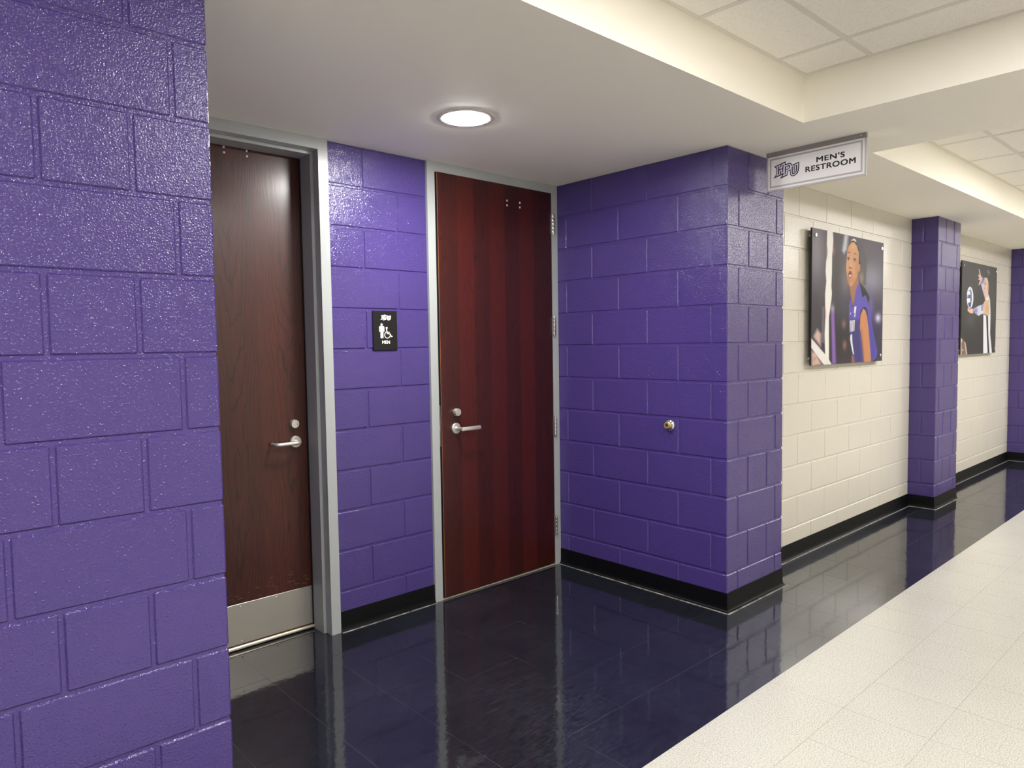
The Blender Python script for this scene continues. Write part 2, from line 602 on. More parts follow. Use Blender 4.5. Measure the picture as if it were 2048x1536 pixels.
# ------------------------------------------------------------------ baseboards
def sweep(path, prof):
    """path: 2-D points with the open side on the right hand; prof: (offset, z)"""
    bm = bmesh.new()
    pts = [Vector(p) for p in path]
    rings = []
    for i, p in enumerate(pts):
        d0 = (pts[i] - pts[i - 1]).normalized() if i else None
        d1 = (pts[i + 1] - pts[i]).normalized() if i < len(pts) - 1 else None
        nrm = lambda d: Vector((d.y, -d.x))
        if d0 is None: m = nrm(d1)
        elif d1 is None: m = nrm(d0)
        else:
            m = (nrm(d0) + nrm(d1)).normalized()
            m = m / max(m.dot(nrm(d0)), 0.2)
        rings.append([bm.verts.new((p.x + m.x * o, p.y + m.y * o, z)) for o, z in prof])
    for a, b in zip(rings, rings[1:]):
        for i in range(len(prof)):
            k = (i + 1) % len(prof)
            bm.faces.new((a[i], a[k], b[k], b[i]))
    bm.faces.new(rings[0]); bm.faces.new(rings[-1])
    return to_mesh(bm, 'sweep', angle=math.radians(40))


BPROF = [(-0.001, 0.0), (-0.001, 0.1016), (0.0032, 0.1016), (0.0042, 0.098), (0.0045, 0.030), (0.0075, 0.014), (0.013, 0.005), (0.020, 0.0018), (0.020, 0.0)]
EPROF = [(0.018, 0.0), (0.018, 0.0024), (0.021, 0.0032), (0.025, 0.0016), (0.027, 0.0)]


def baseboard(name, path, label):
    b = tag(obj(name, sweep(path, BPROF), BASE), label, kind='structure')
    obj('wax_bead', sweep(path, EPROF), BEAD, b)


baseboard('baseboard_left', [(X_A, 0), (0, 0), (0, 1.207)], 'black rubber base under the nearest purple wall')
baseboard('baseboard_recess', [(XA, YD), (XB, YD)], 'short black rubber base between the two doors')
baseboard('baseboard_pier_near', [(XP0, YD - 0.012), (XP0, 0), (XP1, 0), (XP1, YC)], 'black rubber base wrapping the wide purple pier')
baseboard('baseboard_right_near', [(XP1, YC), (XQ0, YC)], 'black rubber base under the nearer cream wall')
baseboard('baseboard_pier_middle', [(XQ0, YC), (XQ0, 0), (XQ1, 0), (XQ1, YC)], 'black rubber base wrapping the narrow purple pier')
baseboard('baseboard_right_far', [(XQ1, YC), (XR0, YC)], 'black rubber base under the far cream wall')
baseboard('baseboard_pier_far', [(XR0, YC), (XR0, 0), (XR1, 0), (XR1, YC)], 'black rubber base at the farthest purple pier')

# ------------------------------------------------------------------ ceiling
BEAM0, BEAM1 = 2.5435, 3.352
bm = bmesh.new()
ZT = ZU + 0.06
bx(bm, X_A, X_B, Y_T0, 1.62, ZC, ZT)
bx(bm, X_A, X_B, YOPP, Y_T1, ZC, ZT)
bx(bm, BEAM0, BEAM1, Y_T1, Y_T0, ZC, ZT)
bx(bm, X_A, -2.65, Y_T1, Y_T0, ZC, ZT)
bx(bm, 12.0, X_B, Y_T1, Y_T0, ZC, ZT)
ceiling = tag(obj('ceiling', to_mesh(bm, 'ceiling'), SOFFIT), 'beige dropped soffit with raised trays of ceiling tiles', kind='structure')
bm = bmesh.new()
bx(bm, X_A, X_B, YOPP, 1.62, ZT, ZT + 0.05)
obj('slab', to_mesh(bm, 'slab'), SOFFIT, ceiling)
_tcache = {}
YL = [Y_T0] + [-0.7225 - 0.6096 * i for i in range(4)] + [Y_T1]
YL = [y for y in YL if y >= Y_T1 - 1e-6]
TROFFERS = []


def tray(x0, x1, gx, lights):
    xs = [x0]
    a = gx
    while a > x0 + 0.61: a -= 0.6096
    while a < x1 - 0.02:
        if a > x0 + 0.02: xs.append(a)
        a += 0.6096
    xs.append(x1)
    for a, b in zip(xs, xs[1:]):
        for y1, y0 in zip(YL, YL[1:]):
            cx, cy = (a + b) / 2, (y0 + y1) / 2
            if any(abs(cx - lx) < 0.6 and abs(cy - ly) < 0.3 for lx, ly in lights): continue
            d = (round(b - a - 0.012, 3), round(y1 - y0 - 0.012, 3))
            if d not in _tcache:
                me = box_mesh('ceiling_tile', -d[0] / 2, d[0] / 2, -d[1] / 2, d[1] / 2, 0, 0.016, 0.002)
                me.materials.append(ACOUSTIC)
                _tcache[d] = me
            o = obj('ceiling_tile', _tcache[d], None, ceiling, (cx, cy, ZU + random.uniform(0.0, 0.0015)))
    W = 0.012
    for x in xs[1:-1]:
        segs = [(Y_T1, Y_T0)]
        for lx, ly in lights:
            if abs(x - lx) < 0.55: segs = [(Y_T1, ly - 0.3), (ly + 0.3, Y_T0)]
        for s0, s1 in segs:
            bmx = bmesh.new(); bx(bmx, x - W, x + W, s0, s1, ZU - 0.0015, ZU + 0.02)
            obj('tee_bar', to_mesh(bmx, 'tee_bar'), GRID, ceiling)
    for y in YL[1:-1]:
        segs = [(x0, x1)]
        bmx = bmesh.new(); bx(bmx, x0, x1, y - W, y + W, ZU - 0.0012, ZU + 0.02)
        obj('tee_bar', to_mesh(bmx, 'tee_bar'), GRID, ceiling)
    for (p0, p1, q0, q1) in ((x0, x1, Y_T0 - 0.02, Y_T0), (x0, x1, Y_T1, Y_T1 + 0.02), (x0, x0 + 0.02, Y_T1 + 0.0205, Y_T0 - 0.0205), (x1 - 0.02, x1, Y_T1 + 0.0205, Y_T0 - 0.0205)):
        bmx = bmesh.new(); bx(bmx, p0, p1, q0, q1, ZU - 0.001, ZU + 0.018)
        obj('wall_angle', to_mesh(bmx, 'wall_angle'), GRID, ceiling)


YM = -0.7225 - 0.6096 * 1.5
L1 = [(2.276 - 0.6096 * 2, YM), (2.276 - 0.6096 * 6, YM)]
L2 = [(4.379 + 0.6096, YM), (4.379 + 0.6096 * 5, YM), (4.379 + 0.6096 * 9, YM)]
tray(-2.65, BEAM0, 2.276, L1)
tray(BEAM1, 12.0, 4.379, L2)


def troffer(x, y, label):
    t = tag(empty('ceiling_light', (x, y, ZU)), label, 'ceiling light', 'fluorescent troffers in the ceiling trays')
    bm = bmesh.new()
    hx, hy, f = 0.604, 0.300, 0.022
    for b in ((-hx, hx, -hy, -hy + f), (-hx, hx, hy - f, hy), (-hx, -hx + f, -hy + f, hy - f), (hx - f, hx, -hy + f, hy - f)):
        bx(bm, *b, 0.001, 0.045)
    bx(bm, -hx, hx, -hy, hy, 0.040, 0.050)
    obj('frame', to_mesh(bm, 'frame'), WHITE_TRIM, t)
    bm = bmesh.new()
    v = [bm.verts.new(p) for p in ((-hx + f, -hy + f, 0.006), (-hx + f, hy - f, 0.006), (hx - f, hy - f, 0.006), (hx - f, -hy + f, 0.006))]
    bm.faces.new(v)
    bx(bm, -hx + f, hx - f, -hy + f, hy - f, 0.008, 0.010)
    me = bpy.data.meshes.new('lens')
    bm.to_mesh(me); bm.free()
    obj('lens', me, LENS, t)


for (x, y), lab in zip(L1 + L2, ('rectangular troffer in the tray in front of the two doors',
                                 'rectangular troffer in the tray behind the camera',
                                 'rectangular troffer in the tray past the beam, nearest the hanging sign',
                                 'rectangular troffer in the tray across from the far poster',
                                 'rectangular troffer at the far end of the corridor')):
    troffer(x, y, lab)

# recessed disc light
dl = tag(empty('downlight', (1.304, 0.520, ZC)), 'round recessed ceiling light over the two doors', 'ceiling light')
lathe_obj('trim_ring', [(0.0985, 0.002), (0.0985, -0.0035), (0.110, -0.0040), (0.124, -0.0030), (0.128, -0.0010), (0.128, 0.002)], (0, 0, 0), (0, 0, 1), WHITE_TRIM, dl, 64, cap0=False, cap1=False)
lathe_obj('lens', [(0.0982, -0.0032), (0.0965, -0.0055), (0.088, -0.0068), (0.05, -0.0076), (0.0, -0.0080)], (0, 0, 0), (0, 0, 1), DISC, dl, 48, cap0=False)


# ------------------------------------------------------------------ door frames
def frame_mesh(xl, xr, zt, prof):
    bm = bmesh.new()
    rails = []
    for wd, y in prof:
        rails.append([bm.verts.new(p) for p in ((xl + wd, y, 0), (xl + wd, y, zt - wd), (xr - wd, y, zt - wd), (xr - wd, y, 0))])
    for a, b in zip(rails, rails[1:] + rails[:1]):
        for i in range(3):
            bm.faces.new((a[i], a[i + 1], b[i + 1], b[i]))
    es = [e for e in bm.edges if abs(e.verts[0].co.y - 1.2075) < 1e-4 and abs(e.verts[1].co.y - 1.2075) < 1e-4]
    es = [e for e in es if len(e.link_faces) == 2 and e.calc_face_angle(0) > 0.5]
    bmesh.ops.bevel(bm, geom=es, offset=0.0025, segments=2, affect='EDGES')
    return to_mesh(bm, 'door_frame')


FY = 1.2075
D1Y = 1.374
fr1 = tag(obj('trim_1', frame_mesh(0.0, 0.997, ZC - 0.001, [(0, 1.44), (0, FY), (0.051, FY), (0.051, 1.262), (0.067, 1.262), (0.067, D1Y - 0.004), (0.051, D1Y - 0.004), (0.051, 1.44)]), FRAME),
          'deep grey steel frame around the left door', kind='structure')
fr2 = tag(obj('trim_2', frame_mesh(XB, XP0 - 0.002, ZC - 0.001, [(0, 1.40), (0, FY), (0.051, FY), (0.051, FY + 0.050), (0.067, FY + 0.050), (0.067, 1.40)]), FRAME),
          'grey steel frame around the right door', kind='structure')

# ------------------------------------------------------------------ door 1 (set deep in its frame)
d1 = tag(obj('door_1', box_mesh('door_1', 0.054, 0.943, D1Y, D1Y + 0.044, 0.012, 2.384, 0.0015), WOOD1),
         'dark mahogany door with steel kick plate, set deep in its frame', kind='structure')


def screw(parent, x, y, z, r=0.0045, mat=CHROME, ax=(0, -1, 0), name='screw'):
    return lathe_obj(name, [(r, 0), (r * 0.92, r * 0.4), (r * 0.55, r * 0.75), (0, r * 0.85)], (x, y, z), ax, mat, parent, 14)


KP = D1Y - 0.0018
kp = obj('kick_plate', box_mesh('kick_plate', 0.068, 0.928, KP, D1Y, 0.026, 0.221, 0.0006), STEEL, d1)
for x in (0.08, 0.235, 0.39, 0.56, 0.735, 0.915):
    for z in (0.040, 0.208):
        screw(kp, x, KP, z, 0.0036, CHROME)
for x in (0.560, 0.667):
    for z in (2.340, 2.365):
        screw(d1, x, D1Y, z, 0.0068, SATIN, name='through_bolt')
lathe_obj('lock_cylinder', [(0.0215, 0), (0.0215, 0.016), (0.0195, 0.020), (0.0, 0.020)], (0.858, D1Y, 1.058), (0, -1, 0), SATIN, d1, 28)
obj('keyway', box_mesh('keyway', 0.8665, 0.8685, D1Y - 0.0206, D1Y - 0.0196, 1.052, 1.060), SEAL, d1.children[-1])
lv = obj('lever_handle', None or (lambda bm: (tube(bm, [(0.864, D1Y - 0.004, 0.967), (0.864, D1Y - 0.038, 0.967), (0.862, D1Y - 0.050, 0.967), (0.855, D1Y - 0.057, 0.967), (0.845, D1Y - 0.060, 0.967),
     (0.76, D1Y - 0.060, 0.967), (0.747, D1Y - 0.057, 0.967), (0.740, D1Y - 0.050, 0.967), (0.737, D1Y - 0.038, 0.967), (0.737, D1Y - 0.014, 0.967)], 0.0092), to_mesh(bm, 'lever', angle=1.0))[1])(bmesh.new()), SATIN, d1)
lathe_obj('rose', [(0.0295, 0), (0.0295, 0.006), (0.027, 0.0085), (0.0, 0.0085)], (0.864, D1Y, 0.967), (0, -1, 0), SATIN, lv, 36)
obj('door_gasket', box_mesh('door_gasket', 0.926, 0.9305, D1Y - 0.010, D1Y - 0.0005, 0.02, 2.366), SEAL, fr1)
bm = bmesh.new()
lathe(bm, [(0.0085, 0.0), (0.0085, 0.862)], (0.068, D1Y - 0.006, 0.012), (1, 0, 0), 14)
obj('threshold', to_mesh(bm, 'threshold', angle=1.0), THRESH, fr1)
bm = bmesh.new()
for i in range(34):
    x = random.uniform(0.42, 0.90); z = 0.236 + abs(random.gauss(0, 0.040)); ln = random.uniform(0.004, 0.032); tl = random.uniform(-0.006, 0.004)
    hgt = random.uniform(0.0004, 0.0011)
    v = [bm.verts.new(p) for p in ((x, D1Y - 0.0006, z), (x + ln, D1Y - 0.0006, z + tl), (x + ln * 0.9, D1Y - 0.0006, z + tl + hgt), (x + ln * 0.1, D1Y - 0.0006, z + hgt))]
    bm.faces.new(v)
tag(obj('scratches', to_mesh(bm, 'scratches'), SCRATCH, d1), kind='stuff')

# ------------------------------------------------------------------ door 2 (hinged right, standing slightly ajar)
PX, PY = 2.5525, 1.200
d2 = tag(empty('door_2', (PX, PY, 0)), 'reddish mahogany door hinged on the right, slightly ajar', kind='structure')
d2.rotation_euler = (0, 0, math.radians(0.85))
L = lambda x: x - PX
DY = FY - PY
slab = obj('slab', box_mesh('slab', L(1.6425), L(2.5435), DY, DY + 0.044, 0.016, 2.3835, 0.0012), WOOD2, d2)
obj('edge_band', box_mesh('edge_band', L(1.6408), L(1.6430), DY + 0.0012, DY + 0.043, 0.017, 2.383), SEAL, d2)
obj('edge_arris', box_mesh('edge_arris', L(1.6405), L(1.6424), DY - 0.0002, DY + 0.0010, 0.017, 2.383), WOOD_EDGE, d2)
obj('latch_plate', box_mesh('latch_plate', L(1.6395), L(1.6406), DY + 0.010, DY + 0.034, 0.875, 1.105), STEEL, d2)
obj('latch_bolt', box_mesh('latch_bolt', L(1.630), L(1.6396), DY + 0.014, DY + 0.030, 0.962, 0.988, 0.002), BRASS, d2)
obj('deadlatch', box_mesh('deadlatch', L(1.633), L(1.6396), DY + 0.016, DY + 0.028, 1.000, 1.018, 0.002), BRASS, d2)
for x in (2.163, 2.269):
    for z in (2.264, 2.292):
        screw(d2, L(x), DY, z, 0.0068, SATIN, name='through_bolt')
lathe_obj('lock_cylinder', [(0.0215, 0), (0.0215, 0.020), (0.0195, 0.024), (0.0, 0.024)], (L(1.742), DY, 1.060), (0, -1, 0), SATIN, d2, 28)
obj('keyway', box_mesh('keyway', L(1.7410), L(1.7430), DY - 0.0246, DY - 0.0236, 1.050, 1.058), SEAL, d2.children[-1])
bm = bmesh.new()
lathe(bm, [(0.0125, 0), (0.0115, 0.02), (0.0105, 0.045), (0.0105, 0.066)], (L(1.740), DY, 0.968), (0, -1, 0), 20)
bx(bm, L(1.727), L(1.868), DY - 0.074, DY - 0.060, 0.957, 0.979, 0.0045, 2)
lv = obj('lever_handle', to_mesh(bm, 'lever', angle=0.6), SATIN, d2)
lathe_obj('rose', [(0.0310, 0), (0.0310, 0.006), (0.028, 0.0095), (0.0, 0.0095)], (L(1.740), DY, 0.968), (0, -1, 0), SATIN, lv, 36)
for z in (2.193, 1.550, 0.907, 0.261):
    bm = bmesh.new()
    for q in range(5):
        lathe(bm, [(0.0068, -0.062 + q * 0.0248 + 0.0006), (0.0072, -0.062 + q * 0.0248 + 0.002), (0.0072, -0.062 + (q + 1) * 0.0248 - 0.002), (0.0068, -0.062 + (q + 1) * 0.0248 - 0.0006)], (0, 0, z), (0, 0, 1), 16)
    h = obj('hinge', to_mesh(bm, 'hinge', angle=0.7), CHROME, d2)
    obj('hinge_leaf', box_mesh('hinge_leaf', -0.0095, -0.0078, 0.001, 0.045, z - 0.061, z + 0.061), STEEL, h)
    for q in (-1, 1):
        lathe_obj('hinge_pin', [(0.0050, 0), (0.0050, 0.003 * 1), (0.0, 0.0045)], (0, 0, z + q * 0.062), (0, 0, q), CHROME, h, 12)
obj('threshold', box_mesh('threshold', XB + 0.052, XP0 - 0.055, FY - 0.001, FY + 0.10, 0, 0.0095, 0.003, 2), THRESH, fr2)

# ------------------------------------------------------------------ flat artwork helpers
def flat(name, polys, mapf, mat, parent, holes=()):
    """polys: outlines in their own drawing coordinates, mapf -> local 3-D; filled flat faces"""
    bm = bmesh.new()
    for poly in polys:
        vs2 = [bm.verts.new(mapf(*p)) for p in poly]
        es = [bm.edges.new((vs2[i], vs2[(i + 1) % len(vs2)])) for i in range(len(vs2))]
        bmesh.ops.triangle_fill(bm, edges=es, use_beauty=True)
    me = bpy.data.meshes.new(name)
    bm.to_mesh(me); bm.free()
    return obj(name, me, mat, parent)


def text_mesh(name, s, offset=0.0, spacing=1.0):
    cu = bpy.data.curves.new(name, 'FONT')
    cu.body = s
    cu.offset = offset
    cu.space_character = spacing
    cu.resolution_u = 6
    o = bpy.data.objects.new(name, cu)
    COL.objects.link(o)
    dg = bpy.context.evaluated_depsgraph_get()
    me = bpy.data.meshes.new_from_object(o.evaluated_get(dg))
    bpy.data.objects.remove(o)
    return me


def fit_text(name, s, mapf, w_, h_, mat, parent, bold=0.0, spacing=1.0, out=(0, -1, 0)):
    """lettering scaled to a box w_ x h_ whose lower left corner is mapf(0, 0)"""
    me = text_mesh(name, s, 0.0, spacing)
    co = np.array([v.co[:] for v in me.vertices])
    lo, hi = co.min(0), co.max(0)
    sc = hi - lo
    vs_, fs_ = [], []
    for step, (dx_, dy_) in enumerate(((0, 0), (bold, 0), (-bold, 0), (0, bold * 0.6), (0, -bold * 0.6), (bold, bold * 0.6), (-bold, -bold * 0.6), (bold, -bold * 0.6), (-bold, bold * 0.6))):
        o_ = len(vs_)
        vs_ += [mapf((c_[0] - lo[0]) / sc[0] * w_ + dx_ * h_, (c_[1] - lo[1]) / sc[1] * h_ + dy_ * h_) + Vector(out) * (0.00003 * step) for c_ in co]
        fs_ += [[o_ + i for i in p_.vertices] for p_ in me.polygons]
    me2 = bpy.data.meshes.new(name)
    me2.from_pydata([tuple(v) for v in vs_], [], fs_)
    return obj(name, me2, mat, parent)


LOGO_OUT = [(250, 665), (890, 355), (895, 520), (1080, 445), (1150, 440), (1210, 480), (1250, 550), (1650, 375), (1650, 600), (1620, 900), (1570, 1020), (1480, 1110), (1380, 1170), (1280, 1200),
            (1200, 1180), (1150, 1120), (1120, 1020), (1118, 885), (1010, 930), (1000, 1140), (580, 1350), (700, 1110), (200, 1340), (370, 1090), (380, 770)]
LOGO_IN = [(350, 668), (850, 447), (838, 608), (1090, 502), (1150, 505), (1190, 545), (1212, 615), (1360, 560), (1600, 455), (1590, 650), (1560, 900), (1500, 1020), (1400, 1105), (1280, 1142),
           (1212, 1120), (1178, 1040), (1165, 780), (1120, 830), (960, 920), (970, 1090), (710, 1215), (785, 1065), (780, 1000), (340, 1215), (412, 1100), (422, 750)]
LOGO_INK = [[(475, 660), (545, 632), (535, 805), (710, 745), (722, 560), (782, 532), (760, 965), (700, 988), (712, 795), (535, 868), (528, 1085), (468, 1108)],
            [(612, 545), (668, 518), (650, 690), (590, 722)], [(588, 912), (642, 885), (652, 1060), (590, 1085)],
            [(855, 660), (1080, 565), (1130, 585), (1145, 650), (1120, 740), (1050, 800), (905, 870), (895, 1085), (840, 1110)],
            [(1230, 665), (1300, 640), (1290, 960), (1320, 1010), (1370, 1000), (1440, 950), (1470, 850), (1465, 570), (1535, 540), (1530, 850), (1490, 970), (1400, 1050), (1280, 1080), (1235, 1040)],
            [(1345, 572), (1392, 548), (1402, 935), (1350, 962)], [(835, 580), (900, 520), (880, 590), (838, 606)]]
LOGO_HOLE = [(920, 690), (1050, 635), (1085, 660), (1070, 730), (1020, 775), (915, 820)]
LOGO_DOT = [(950, 732), (1035, 690), (1020, 722), (960, 752)]

# ------------------------------------------------------------------ hanging sign
SX = 2.930
SY0, SY1, SZ0, SZ1 = -0.0415, -0.5565, 2.234, ZC
hs = tag(empty('hanging_sign', (SX, (SY0 + SY1) / 2, ZC)), "white hanging sign reading MEN'S RESTROOM with purple HPU logo", 'sign')
HL = Vector(hs.location)
loc = lambda x, y, z: Vector((x, y, z)) - HL
obj('sign_holder', box_mesh('sign_holder', -0.003, 0.003, SY1 - HL.y, SY0 - HL.y, SZ0 - ZC, -0.012, 0.0008), HOLDER, hs)
rail = obj('top_rail', box_mesh('top_rail', -0.008, 0.008, SY1 - HL.y, SY0 - HL.y, -0.024, 0.0, 0.001), RAIL, hs)
for y in (SY0 - 0.02, SY1 + 0.025):
    screw(rail, -0.008, y - HL.y, -0.012, 0.004, CHROME, (-1, 0, 0))


def rect(a, b, c, d): return [(a, c), (b, c), (b, d), (a, d)]


fx = -0.0031
mp = lambda e: (lambda y, z: Vector((fx - e, y - HL.y, z - HL.z)))
obj('sign_sheet', box_mesh('sign_sheet', -0.0034, -0.0030, SY1 + 0.009 - HL.y, SY0 - 0.009 - HL.y, SZ0 + 0.008 - ZC, -0.0245), SHEET, hs)
b0, b1, c0, c1 = SY1 + 0.018, SY0 - 0.018, SZ0 + 0.018, SZ1 - 0.033
bd = 0.0085
flat('border', [rect(b0, b1, c0, c0 + bd), rect(b0, b1, c1 - bd, c1), rect(b0, b0 + bd, c0 + bd, c1 - bd), rect(b1 - bd, b1, c0 + bd, c1 - bd)], mp(0.0006), SHEET_GREY, hs)


def logo_map(e):
    def f(u, v):
        P = pix(1540 + u * 70 / 1955, 310 + v * 70 / 1955, 0, SX)
        return Vector((fx - e, P[1] - HL.y, P[2] - HL.z))
    return f


lg = flat('logo', [LOGO_OUT], logo_map(0.0006), INK_NAVY, hs)
flat('logo_outline', [LOGO_IN], logo_map(0.0009), INK_LILAC, lg)
flat('logo_letters', LOGO_INK, logo_map(0.0012), INK_NAVY, lg)
flat('logo_counter', [LOGO_HOLE], logo_map(0.0015), INK_LILAC, lg)
flat('logo_notch', [LOGO_DOT], logo_map(0.0018), INK_NAVY, lg)


def sign_text(nm, s, u0, v0, u1, v1, cap):
    k = 135 / 2048
    a = pix(1600 + u0 * k, 295 + v0 * k, 0, SX)
    b = pix(1600 + u1 * k, 295 + v1 * k, 0, SX)
    c = pix(1600 + u0 * k, 295 + (v0 - cap) * k, 0, SX)
    w_, h_ = a[1] - b[1], c[2] - a[2]
    z = (a[2] + b[2]) / 2
    fit_text(nm, s, lambda x, y: Vector((fx - 0.0007, a[1] - x - HL.y, z + y - HL.z)), w_, h_, INK, hs, 0.05, 1.1, (-1, 0, 0))


sign_text('lettering', "MEN'S", 512, 440, 1362, 292, 158)
sign_text('lettering', "RESTROOM", 182, 742, 1692, 478, 158)

# ------------------------------------------------------------------ small black restroom plate
MX0, MX1, MZ0, MZ1 = 1.229, 1.3755, 1.4165, 1.6205
ms = tag(empty('restroom_sign', ((MX0 + MX1) / 2, YD, MZ0)), 'black plate with white restroom pictograms beside the right door', 'sign')
ML = Vector(ms.location)
obj('plate', box_mesh('plate', MX0 - ML.x, MX1 - ML.x, -0.0075, -0.0005, 0, MZ1 - MZ0, 0.0012), SIGN_BLACK, ms)


def mmap(e):
    def f(u, v):
        P = pix(720 + u * 100 / 1280, 600 + v * 100 / 1280, 1, YD)
        return Vector((P[0] - ML.x, -0.0076 - e, P[2] - ML.z))
    return f


def circ(cx, cy, rx, ry, n=22, a0=0, a1=2 * math.pi):
    return [(cx + rx * math.cos(a0 + (a1 - a0) * i / n), cy + ry * math.sin(a0 + (a1 - a0) * i / n)) for i in range(n)]


man = [(490, 665), (580, 668), (600, 690), (605, 810), (588, 815), (582, 720), (577, 720), (580, 975), (548, 980), (545, 820), (535, 820), (540, 980), (508, 980), (498, 720), (492, 720), (494, 815), (472, 812), (464, 690)]
flat('man_pictogram', [circ(532, 632, 28, 32), man], mmap(0.0004), SIGN_WHITE, ms)
ring = []
no = 26
outer = [(680 + 78 * math.cos(a), 895 + 92 * math.sin(a)) for a in [math.radians(15 + 232 * i / no) for i in range(no + 1)]]
inner = [(680 + 60 * math.cos(a), 895 + 72 * math.sin(a)) for a in [math.radians(15 + 232 * i / no) for i in range(no + 1)]]
flat('wheelchair_pictogram', [outer + inner[::-1], circ(662, 718, 24, 27),
     [(645, 748), (668, 748), (682, 815), (740, 818), (740, 838), (690, 838), (692, 850), (755, 858), (790, 925), (812, 920), (816, 938), (775, 955), (738, 880), (668, 870)]], mmap(0.0004), SIGN_WHITE, ms)


def logo2(e):
    g = mmap(e)
    return lambda u, v: g(500 + (u - 200) / 1450 * 270 - 0.0 * v, 350 + (v - 355) / 1000 * 165 + (u - 200) / 1450 * 45)


lg2 = flat('logo', [LOGO_OUT], logo2(0.0004), SIGN_WHITE, ms)
flat('logo_letters', LOGO_INK[:1] + LOGO_INK[3:5], logo2(0.0007), simple('grey_sign_ink', srgb(120, 120, 120), 0.5), lg2)
a = mmap(0.0004)(552, 1122); b = mmap(0.0004)(744, 1120); c = mmap(0.0004)(552, 1042)
fit_text('lettering', 'MEN', lambda x, y: Vector((a.x + x, a.y, a.z + y)), b.x - a.x, c.z - a.z, SIGN_WHITE, ms, 0.05, 1.0)
for u, v in ((634, 1160), (634, 1185), (660, 1172), (676, 1190)):
    p = mmap(0)(u, v)
    lathe_obj('braille_dot', [(0.0009, 0), (0.0006, 0.0005), (0, 0.0007)], p, (0, -1, 0), SIGN_BLACK, ms, 8)

# ------------------------------------------------------------------ capped water stub on the pier
BY, BZ = 0.357, 0.973
pst = tag(empty('pipe_stub', (XP0, BY, BZ)), 'brass pipe stub with chrome wall flange on the purple pier', 'pipe fitting')
lathe_obj('flange', [(0.034, 0.0005), (0.0335, 0.004), (0.029, 0.010), (0.021, 0.014), (0.0185, 0.0145)], (0, 0, 0), (-1, 0, 0), CHROME, pst, 36)
lathe_obj('nipple', [(0.0165, 0.008), (0.0165, 0.014), (0.0190, 0.015), (0.0190, 0.021), (0.0176, 0.022), (0.0176, 0.031), (0.0165, 0.033), (0.0105, 0.033), (0.0100, 0.016)], (0, 0, 0), (-1, 0, 0), BRASS, pst, 30, cap1=False)
lathe_obj('bore', [(0.0101, 0.018), (0.0, 0.018)], (0, 0, 0), (-1, 0, 0), BLACK_HOLE, pst, 20, cap0=False)

# ------------------------------------------------------------------ posters
def seg_sd(P, poly):
    """signed distance (negative inside) of points P (n,2) to a polygon"""
    poly = np.asarray(poly, float)
    d2 = np.full(len(P), 1e18)
    inside = np.zeros(len(P), bool)
    for a, b in zip(poly, np.roll(poly, -1, 0)):
        e = b - a; w_ = P - a
        t = np.clip((w_ @ e) / max(e @ e, 1e-9), 0, 1)
        q = w_ - t[:, None] * e
        d2 = np.minimum(d2, (q ** 2).sum(1))
        cond = (a[1] > P[:, 1]) != (b[1] > P[:, 1])
        xi = a[0] + (P[:, 1] - a[1]) * (b[0] - a[0]) / (b[1] - a[1] if abs(b[1] - a[1]) > 1e-9 else 1e-9)
        inside ^= cond & (P[:, 0] < xi)
    d = np.sqrt(d2)
    return np.where(inside, -d, d)


class Print:
    def __init__(s, P, base):
        s.P = P
        s.c = np.tile(np.array(base, float), (len(P), 1))

    def poly(s, pts, col, soft=6.0, amt=1.0):
        m = np.clip(0.5 - seg_sd(s.P, pts) / soft, 0, 1) * amt
        s.c = s.c * (1 - m[:, None]) + np.array(col, float) * m[:, None]

    def blob(s, x, y, rx, ry, col, amt=1.0, pw=1.0):
        r = ((s.P[:, 0] - x) / rx) ** 2 + ((s.P[:, 1] - y) / ry) ** 2
        m = np.exp(-r * pw) * amt
        s.c = s.c * (1 - m[:, None]) + np.array(col, float) * m[:, None]


